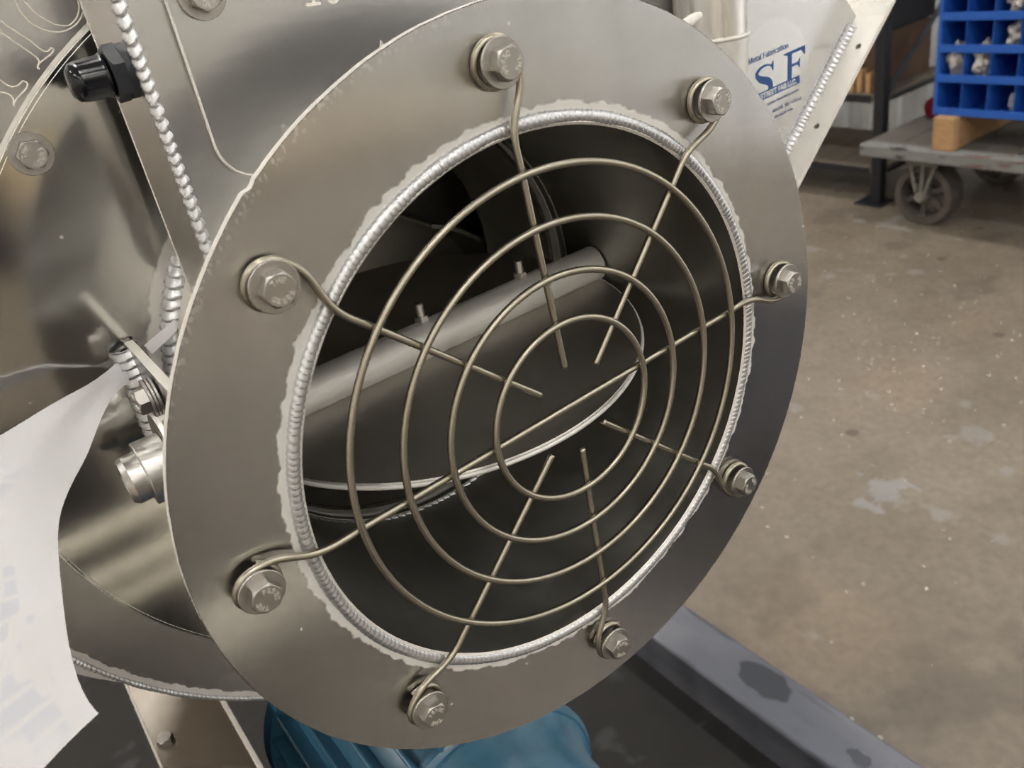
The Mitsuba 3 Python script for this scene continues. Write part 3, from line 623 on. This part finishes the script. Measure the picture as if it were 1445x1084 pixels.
# ------------------------------------------------------------------ wire guard
gd = thing('wire_guard', 'round wire guard of four rings and crossing rods bolted over the inlet', 'guard')
WR = 0.0018
for r, ox, oz in ((0.0491, 0.0028, -0.0010), (0.0729, 0.0011, -0.0002), (0.0976, 0.0011, 0.0008), (0.1222, -0.0003, 0.0019)):
    c = circ(r, 140, (ox, H + oz)); y = np.full(140, -0.0092)
    add('ring', sweep(np.c_[c[:, 0], y, c[:, 1]], WR, 10, closed=True, up=(0, 1, 0)), 'm_wire', gd, smooth=True)
ends = {0: (0.0034, 0.0223), 1: (0.0228, 0.0155), 3: (0.0222, -0.0196), 4: (0.0061, -0.0285), 5: (-0.0133, -0.0221), 7: (-0.0137, 0.0143)}
def loop(i, start):
    """from a rod direction into an eyelet around bolt i: passes on its right hand, then turns about it"""
    Bc = BOLTS[i][[0, 2]]; s = np.array(start)
    u = Bc - s; u /= np.linalg.norm(u); rt = np.array([u[1], -u[0]]); RL = 0.0099
    a0 = math.atan2(rt[1], rt[0])
    pts = [(*(Bc - u * 0.034 - rt * 0.0002), -0.0056), (*(Bc - u * 0.0235 + rt * 0.0026), -0.0056), (*(Bc - u * 0.0120 + rt * 0.0085), -0.0056)]
    for k in range(0, 25):
        a = a0 + 0.12 + k * (1.86 * PI) / 24
        pts.append((*(Bc + RL * np.array([math.cos(a), math.sin(a)])), -0.0056 + 0.0034 * min(1, max(0, (k - 3) / 10.0))))
    return pts, u, Bc
def xyz(q): return [(a, y, H2) for a, H2, y in q]
for i in (0, 1, 3, 4, 5, 7):
    s = np.array([ends[i][0], H + ends[i][1]])
    lp, u, Bc = loop(i, s)
    d0 = np.array(lp[0][:2]) - s
    pts = [(*(s + d0 * f), -0.0056) for f in np.linspace(0, 0.93, 8)] + lp
    add('rod', sweep(spline(xyz(pts), 130), WR, 10, up=(0, 1, 0)), 'm_wire', gd, smooth=True)
l2, _, _ = loop(2, BOLTS[6][[0, 2]]); l6, _, _ = loop(6, BOLTS[2][[0, 2]])
pa, pb = np.array(l6[0][:2]), np.array(l2[0][:2])
pts = l6[::-1] + [(*(pa + (pb - pa) * f), -0.0056) for f in np.linspace(0.05, 0.95, 14)] + l2
add('rod', sweep(spline(xyz(pts), 240), WR, 10, up=(0, 1, 0)), 'm_wire', gd, smooth=True, label='long rod spanning the whole guard')

# ------------------------------------------------------------------ fan wheel seen dimly inside
wh = thing('impeller', 'dim impeller deep inside the inlet behind the damper', 'impeller')
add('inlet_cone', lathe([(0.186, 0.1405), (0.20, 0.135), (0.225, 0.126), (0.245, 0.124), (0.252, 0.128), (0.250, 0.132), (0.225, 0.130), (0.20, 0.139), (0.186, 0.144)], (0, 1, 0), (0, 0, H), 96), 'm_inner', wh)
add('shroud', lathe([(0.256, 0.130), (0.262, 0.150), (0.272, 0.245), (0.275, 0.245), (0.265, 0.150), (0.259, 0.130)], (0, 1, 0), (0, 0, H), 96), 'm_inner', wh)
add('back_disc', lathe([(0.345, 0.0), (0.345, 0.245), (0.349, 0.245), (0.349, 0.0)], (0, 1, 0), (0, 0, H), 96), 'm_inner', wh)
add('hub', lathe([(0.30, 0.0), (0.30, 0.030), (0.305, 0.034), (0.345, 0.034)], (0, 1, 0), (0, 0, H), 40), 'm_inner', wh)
for b in range(9):
    a0 = b * 2 * PI / 9 + 0.2
    q = []
    for s in np.linspace(0, 1, 14):
        r = 0.095 + 0.148 * s; a = a0 - 0.95 * s
        q.append((r * math.cos(a), r * math.sin(a)))
    poly = sg.LineString(q).buffer(0.0016)
    add('vane', plate(shapely.affinity.translate(poly, 0, H), 0.270, 0.345), 'm_inner', wh, smooth=30)

# ------------------------------------------------------------------ stainless riser pipe and pin behind the flange
rp = thing('riser_pipe', 'upright stainless pipe with a welded joint ring behind the flange edge', 'pipe')
pa, pb = np.array([0.3030, 0.151, 1.50]), np.array([0.2860, 0.151, 1.10])
d_ = (pa - pb) / np.linalg.norm(pa - pb)
zj = 1.2240; pj = pb + d_ * ((zj - pb[2]) / d_[2])
add('upper_tube', sweep([pj + d_ * 0.0008, pa], 0.0265, 48, up=(0, 1, 0)), 'm_stainless', rp)
add('lower_tube', sweep([pb, pj - d_ * 0.0008], 0.0270, 48, up=(0, 1, 0)), 'm_bright', rp)
add('mounting_foot', box(pb[0] - 0.02, pb[0] + 0.022, 0.1745, 0.1798, 1.110, 1.150, 0.001), 'm_bright', rp, smooth=False)
add('joint_ring', sweep([pj + np.array([0, 0, 0]) + 0.0270 * (np.cos(t) * np.array([1, 0, -d_[0]]) + np.sin(t) * np.array([0, 1, 0])) for t in np.linspace(0, 2 * PI, 61)[:-1]], 0.0017, 8, closed=True), 'm_edge', rp, smooth=True)
pn = thing('locating_pin', 'stubby white pin poking out beside the riser pipe', 'pin')
add('body', sweep(spline([(0.1700, 0.1795, 1.2350), (0.1950, 0.140, 1.2400), (0.2150, 0.11, 1.2440), (0.2270, 0.11, 1.2470), (0.2385, 0.11, 1.2490)], 24), [0.0036] * 22 + [0.0032, 0.002], 16), 'm_white', pn, smooth=40)

# ------------------------------------------------------------------ motor and rail below
mo = thing('electric_motor', 'blue painted electric motor with cooling fins below the flange', 'motor')
MX, MZ, MR = -0.045, 0.640, 0.112
add('body', lathe([(0.14, 0), (0.14, MR), (0.335, MR), (0.335, 0)], (0, 1, 0), (MX, 0, MZ), 64), 'm_motor', mo)
finp = box(-0.002, 0.002, 0.145, 0.332, MR - 0.002, MR + 0.016, 0.0012)
for f in range(30):
    a = 2 * PI * f / 30
    at = T().translate([MX, 0, MZ]).rotate([0, 1, 0], math.degrees(a))
    if f == 0: fin_d = mikit.ply(finp, 'm_motor', smooth=False)
    if math.sin(a) > 0.42: continue
    add('fin', fin_d, None, mo, at=at)
add('end_ring', lathe([(0.332, 0.09), (0.332, 0.130), (0.345, 0.132), (0.355, 0.125), (0.362, 0.10), (0.362, 0.0)], (0, 1, 0), (MX, 0, MZ), 64), 'm_motor', mo)
add('fan_cowl', lathe([(-0.03, 0.0), (-0.03, 0.060), (-0.02, 0.080), (-0.002, 0.092), (0.11, 0.097), (0.135, 0.104), (0.146, 0.116), (0.152, 0.116), (0.152, 0.0)], (0, 1, 0), (MX, 0, MZ), 72), 'm_motor', mo, smooth=40)
add('cable_hole', lathe([(0, 0.0), (0, 0.013), (0.003, 0.014), (0.004, 0.011), (0.004, 0.0)], (-0.3, -0.5, 0.8), (-0.028, 0.075, MZ + 0.0955), 24), 'm_dark', mo, label='black cable hole')
add('foot', box(MX - 0.12, MX + 0.12, 0.17, 0.31, 0.50, 0.535, 0.004), 'm_motor', mo, smooth=False)
rl = thing('support_rail', 'polished metal support rail with a bolt under the fan housing', 'rail')
m = box(-0.256, -0.191, 0.16, 0.62, 0.742, 0.750); add('top_plate', m, 'm_bronze', rl, smooth=False, uv=np.asarray(m.vertices)[:, [0, 1]])
add('left_edge', box(-0.2576, -0.2554, 0.16, 0.62, 0.735, 0.7506, 0.0004), 'm_edge', rl, smooth=False)
add('right_edge', box(-0.1925, -0.188, 0.16, 0.62, 0.735, 0.7515, 0.0004), 'm_edge', rl, smooth=False)
add('web', box(-0.25, -0.196, 0.165, 0.615, 0.012, 0.742), 'm_dark', rl, smooth=False)
nut = hex_mesh(0.0129, 0.005); nut.apply_translation((-0.2455, 0.333, 0.750)); add('bolt_head', nut, 'm_bolt', rl, smooth=20)
pd = thing('motor_pedestal', 'dark steel pedestal carrying the motor above the deck sheet', 'pedestal')
add('top_plate', box(-0.18, 0.10, 0.12, 0.36, 0.488, 0.50, 0.001), 'm_deck', pd, smooth=False)
for px in (-0.17, 0.07):
    add('leg', box(px, px + 0.02, 0.14, 0.34, 0.012, 0.488, 0.001), 'm_deck', pd, smooth=False)

# ------------------------------------------------------------------ paper tag blowing at the left
PR = np.array([(-0.1695, 0.1618, 1.1408), (-0.1814, 0.1443, 1.1438), (-0.1944, 0.1237, 1.1410), (-0.2062, 0.1074, 1.1356), (-0.2179, 0.0923, 1.1321), (-0.2289, 0.0755, 1.1267), (-0.2353, 0.0551, 1.1200), (-0.2398, 0.0334, 1.1129), (-0.2454, 0.0134, 1.0972), (-0.2448, -0.0090, 1.0868)])
PL = np.array([(-0.1674, 0.1685, 1.1533), (-0.1910, 0.1548, 1.1512), (-0.2080, 0.1405, 1.1544), (-0.2284, 0.1323, 1.1537), (-0.2454, 0.1227, 1.1537), (-0.2642, 0.1103, 1.1478), (-0.2809, 0.0907, 1.1326), (-0.2891, 0.0661, 1.1177), (-0.2960, 0.0380, 1.0980), (-0.3050, 0.0040, 1.0570)])
def curve(c, n): return spline(c, n)
NU, NV = 24, 70
cr, cl = curve(PR, NV), curve(PL, NV)
pv, pu = [], []
for b in range(NV):
    for a in range(NU):
        f = a / (NU - 1.0); q = cr[b] * (1 - f) + cl[b] * f
        bow = 0.008 * math.sin(PI * f) * (b / NV) + 0.0025 * math.sin(9 * f + b * 0.13)
        q = q + np.array([-0.3, -0.85, 0.25]) * bow * min(1, b / 12.0)
        pv.append(q); pu.append((f, b / (NV - 1.0)))
i, j = np.meshgrid(np.arange(NV - 1), np.arange(NU - 1), indexing='ij')
a_ = (i * NU + j).ravel(); f_ = np.vstack([np.c_[a_, a_ + 1, a_ + NU + 1], np.c_[a_, a_ + NU + 1, a_ + NU]])
k = thing('paper_tag', 'white paper sheet with faint blue print curling in front of the machine', 'paper')
add('sheet', trimesh.Trimesh(np.array(pv), f_, process=False), 'm_paper', k, smooth=True, uv=np.array(pu))
tv = np.array([(-0.1551, 0.1625, 1.1575), (-0.1534, 0.1587, 1.1525), (-0.1450, 0.1605, 1.1620), (-0.1440, 0.1575, 1.1570), (-0.1354, 0.1579, 1.1669), (-0.1370, 0.1553, 1.1613)])
add('torn_end', trimesh.Trimesh(tv, [(0, 1, 3), (0, 3, 2), (2, 3, 5), (2, 5, 4)], process=False), 'm_paper', k, smooth=True, uv=np.zeros((6, 2)), label='narrow torn end behind the bracket')

# ------------------------------------------------------------------ background: cart with timber and parts bin
ct = thing('platform_cart', 'old grey platform cart with plank deck and iron wheels', 'cart')
CXF, CYL, CZ = 2.74, 1.672, 0.318
add('front_rail', box(CXF, CXF + 0.05, -0.2, CYL, CZ - 0.049, CZ, 0.006), 'm_cart', ct, smooth=False, label='grey painted front rail with chipped red patches')
add('rear_rail', box(3.45, 3.50, -0.2, CYL, CZ - 0.049, CZ, 0.006), 'm_cart', ct, smooth=False)
for i in range(13):
    y = CYL - 0.004 - i * 0.143
    add('plank', box(CXF + 0.051, 3.449, y - 0.139, y, CZ - 0.035 + 0.001 * (i % 3), CZ - 0.0005 + 0.0012 * (i % 2), 0.003), 'm_plank', ct, smooth=False)
def wheel_meshes():
    rim = lathe([(-0.03, 0.090), (-0.03, 0.112), (-0.027, 0.115), (0.057, 0.115), (0.06, 0.112), (0.06, 0.090), (0.03, 0.086), (0.0, 0.086), (-0.03, 0.090)], (1, 0, 0), (0, 0, 0), 56)
    hub = lathe([(-0.04, 0.0), (-0.04, 0.024), (-0.035, 0.028), (0.035, 0.028), (0.04, 0.024), (0.04, 0.0)], (1, 0, 0), (0, 0, 0), 28)
    sp = []
    for s in range(6):
        a = s * PI / 3 + 0.12
        b = box(-0.008, 0.008, -0.011, 0.011, 0.024, 0.092, 0.003)
        b.apply_transform(trimesh.transformations.rotation_matrix(a, (1, 0, 0))); sp.append(mikit.ply(b, 'm_iron', smooth=False))
    return mikit.ply(rim, 'm_iron', smooth=25), mikit.ply(hub, 'm_iron', smooth=25), sp
RIM, HUB, SPK = wheel_meshes()
# cast axle bracket: three ribs converging on the hub
def bracket_meshes():
    ribs = [sweep([(-0.042, y, 0.130), (-0.046, y * 0.35, 0.02)], 0.0062, 8) for y in (-0.050, -0.004, 0.050)]
    return [mikit.ply(r, 'm_bracket') for r in ribs], mikit.ply(join(box(-0.052, -0.036, -0.062, 0.062, 0.122, 0.136, .003)), 'm_bracket')
BOSS = mikit.ply(lathe([(-0.056, 0), (-0.056, 0.016), (-0.052, 0.020), (-0.040, 0.022), (-0.040, 0)], (1, 0, 0), (0, 0, 0), 24), 'm_bracket')
RIBS, PAD = bracket_meshes()
for wx, wy in ((2.845, 1.445), (2.845, 0.1), (3.38, 1.445), (3.38, 0.1)):
    at = T().translate([wx, wy, 0.115])
    w = add('wheel', RIM, None, ct, at=at, label='six-spoked iron wheel' if wy > 1 else None)
    add('hub', HUB, None, w, at=at)
    for s in SPK: add('spoke', s, None, w, at=at)
    b = add('axle_bracket', PAD, None, ct, at=at)
    add('boss', BOSS, None, b, at=at)
    for r_ in RIBS: add('rib', r_, None, b, at=at)
    add('axle_post', mikit.ply(box(-0.03, 0.03, -0.04, 0.04, 0.117, 0.156), 'm_bracket'), None, b, at=at)

tb = thing('timber_block', 'short sawn timber block under the blue parts bin on the cart', 'timber')
add('block', box(CXF + 0.008, 3.36, 1.305, 1.383, CZ + 0.001, CZ + 0.119, 0.003), 'm_block', tb, smooth=False)
tb2 = thing('timber_block', 'hidden timber block carrying the far end of the blue parts bin', 'timber')
add('block', box(CXF + 0.008, 3.36, 0.62, 0.70, CZ + 0.001, CZ + 0.119, 0.003), 'm_block', tb2, smooth=False)

pb_ = thing('parts_bin', 'bright blue pigeonhole parts bin standing on the timber block', 'parts bin')
BX0, BX1, BYL, BZ0 = 2.78, 3.09, 1.405, 0.438
rowz = [0.438, 0.5515, 0.6515, 0.7550, 0.860, 0.965]; NC = 9; CW = 0.0905
BYR = BYL - 0.006 - NC * CW - 0.006
add('side_panel', box(BX0, BX1, BYL - 0.012, BYL, BZ0, 1.07), 'm_bin', pb_, smooth=False)
add('side_panel', box(BX0, BX1, BYR, BYR + 0.012, BZ0, 1.07), 'm_bin', pb_, smooth=False)
add('back_panel', box(BX1, BX1 + 0.003, BYR, BYL, BZ0, 1.07), 'm_bin', pb_, smooth=False)
add('top_panel', box(BX0, BX1, BYR, BYL, 1.067, 1.07), 'm_bin', pb_, smooth=False)
for r, z in enumerate(rowz):
    s_ = add('shelf', box(BX0 + 0.002, BX1, BYR + .012, BYL - .012, z + 0.001, z + 0.003), 'm_bin', pb_, smooth=False)
    add('front_lip', box(BX0 - 0.001, BX0 + 0.002, BYR, BYL, z, z + 0.026, 0.0008), 'm_bin', s_, smooth=False)
    zt = rowz[r + 1] if r + 1 < len(rowz) else 1.067
    for c in range(1, NC):
        y = BYL - 0.006 - c * CW
        add('divider', box(BX0 + 0.003, BX1, y - 0.001, y + 0.001, z + 0.003, zt), 'm_bin', pb_, smooth=False)
def crumple(seed, sx, sy, sz):
    m = trimesh.creation.icosphere(3); v = m.vertices.copy()
    d = meshkit.fbm(v * 2.2 + seed, 3) - 0.5; e = np.abs(meshkit.noise(v * 5 + seed * 3) - 0.5)
    v *= (1 + 0.9 * d - 0.5 * e)[:, None]; v *= np.array([sx, sy, sz]); v[:, 2] -= v[:, 2].min(); v[:, 2] = np.where(v[:, 2] < 0.12 * v[:, 2].max(), 0, v[:, 2])
    return trimesh.Trimesh(v, m.faces, process=False)
bags = [(0, 2, 1, .05, .034, .058, 'pale crumpled plastic bag at the left end of the second row of blue cells'), (1, 2, 2, .05, .034, .060, 'crumpled plastic bag with dark hardware in the second cell of the second row'),
        (2, 3, 2, .05, .028, .042, 'small pale bag slumped in the third cell of the row above'), (2, 1, 4, .025, .018, .03, 'little shiny bag in the third cell of the lowest row'), (2, 4, 5, .06, .040, .055, 'bulging silver bag in the third cell at the top image edge')]
for c, r, sd, sx, sy, sz, lb in bags:
    y = BYL - 0.006 - (c + (0.62 if c == 2 else 0.5)) * CW
    k = thing('plastic_bag', lb, 'plastic bag')
    g = crumple(sd, sx, sy, sz); g.apply_translation((BX0 + 0.06 + (0.02 if sx < .05 else 0), y, rowz[r - 1] + 0.0035 + (0.0)))
    g.vertices[:, 0] = np.maximum(g.vertices[:, 0], BX0 + 0.004)
    lo, hi = BYL - .006 - (c + 1) * CW + .003, BYL - .006 - c * CW - .003 - (0.006 if c == 0 else 0)
    g.vertices[:, 1] = np.clip(g.vertices[:, 1], lo, hi)
    add('bag', g, 'm_bag', k, smooth=False)

rc = thing('red_canister', 'dark red round canister lying on the cart behind the blue bin', 'canister')
add('body', lathe([(0, 0.0), (0, 0.036), (0.004, 0.041), (0.14, 0.041), (0.145, 0.036), (0.145, 0.0)], (1, 0, 0.0), (3.12, 1.60, CZ + 0.0425), 36), 'm_red', rc)

# ------------------------------------------------------------------ shelving rack against the wall
rk = thing('steel_rack', 'dark steel storage rack with wooden shelves against the wall', 'storage rack')
def post(x, y):
    p = add('post', box(x, x + 0.044, y, y + 0.046, 0.008, 2.1, 0.003), 'm_rack', rk, smooth=False)
    add('foot_plate', box(x - 0.03, x + 0.08, y - 0.02, y + 0.10, 0.0, 0.008), 'm_rack', p, smooth=False)
for x in (2.935, 3.42):
    for y in (1.700, 3.9): post(x, y)
for z in (0.130, 0.425, 0.815):
    s_ = add('shelf_board', box(2.937, 3.42, 1.702, 3.95, z, z + 0.026, 0.002), 'm_shelf_wood', rk, smooth=False)
    add('shelf_edge', box(2.932, 2.9365, 1.752, 3.90, z - 0.006, z + 0.024), 'm_rack', s_, smooth=False)
    add('shelf_edge', box(2.985, 3.42, 1.6975, 1.7015, z - 0.004, z + 0.012), 'm_rack', s_, smooth=False)
add('brace', sweep([(2.97, 1.706, 0.46), (3.44, 1.706, 0.80)], 0.014, 4), 'm_rack', rk, smooth=False)
k = thing('cardboard_box', 'brown cardboard box on the rack shelf behind the dark post', 'box')
add('carton', box(3.02, 3.36, 1.765, 1.99, 0.452, 0.660, 0.003), 'm_card', k, smooth=False)
add('tape', box(3.02 - .0006, 3.36 + .0004, 1.865, 1.89, 0.6604, 0.661), 'm_bracket', k, smooth=False)
k = thing('dark_crate', 'dark plastic crate stacked on the cardboard box in the rack', 'crate')
add('crate', join(box(3.02, 3.40, 1.78, 2.08, 0.6615, 0.665), box(3.02, 3.025, 1.78, 2.08, 0.6615, 0.80), box(3.395, 3.40, 1.78, 2.08, 0.6615, 0.80), box(3.02, 3.40, 1.78, 1.785, 0.6615, 0.80), box(3.02, 3.40, 2.075, 2.08, 0.6615, 0.80)), 'm_rack', k, smooth=False)
add('rim', join(box(3.01, 3.40, 1.772, 1.78, 0.79, 0.80), box(3.01, 3.02, 1.772, 2.08, 0.79, 0.80)), 'm_rack', k, smooth=False)
for i, (y, h) in enumerate(((1.775, 0.075), (1.815, 0.085), (1.850, 0.10))):
    k = thing('wood_offcut', ['pale wood offcut upright beside the dark rack post', 'pale wood offcut in the middle of three on the rack shelf', 'pale wood offcut farthest from the rack post'][i], 'wood offcut', 'wood offcuts on the rack shelf')
    add('piece', box(2.955, 3.01, y, y + 0.022, 0.452, 0.452 + h, 0.0015), 'm_block', k, smooth=False)

# pale chips scattered over the concrete
chips = []
cr_ = np.random.default_rng(11)
for q in range(170):
    if q < 110: cx_, cy_ = cr_.normal(1.95, 0.22), cr_.normal(0.85, 0.22)
    else: cx_, cy_ = cr_.uniform(0.75, 2.6), cr_.uniform(-0.5, 1.3)
    if cx_ < 0.66: continue
    g = trimesh.creation.icosphere(0); sz = cr_.uniform(0.001, 0.0034); v = g.vertices * np.array([sz * cr_.uniform(.6, 1.8), sz, sz * .5]); a = cr_.uniform(0, PI)
    v = np.c_[cx_ + v[:, 0] * math.cos(a) - v[:, 1] * math.sin(a), cy_ + v[:, 0] * math.sin(a) + v[:, 1] * math.cos(a), v[:, 2] - v[:, 2].min()]
    chips.append(trimesh.Trimesh(v, g.faces, process=False))
k = key_for('floor_chips')
scene[k] = mikit.ply(trimesh.util.concatenate(chips), 'm_white', smooth=False)
tag(k, 'tiny pale chips scattered over the concrete floor', 'debris', kind='stuff')
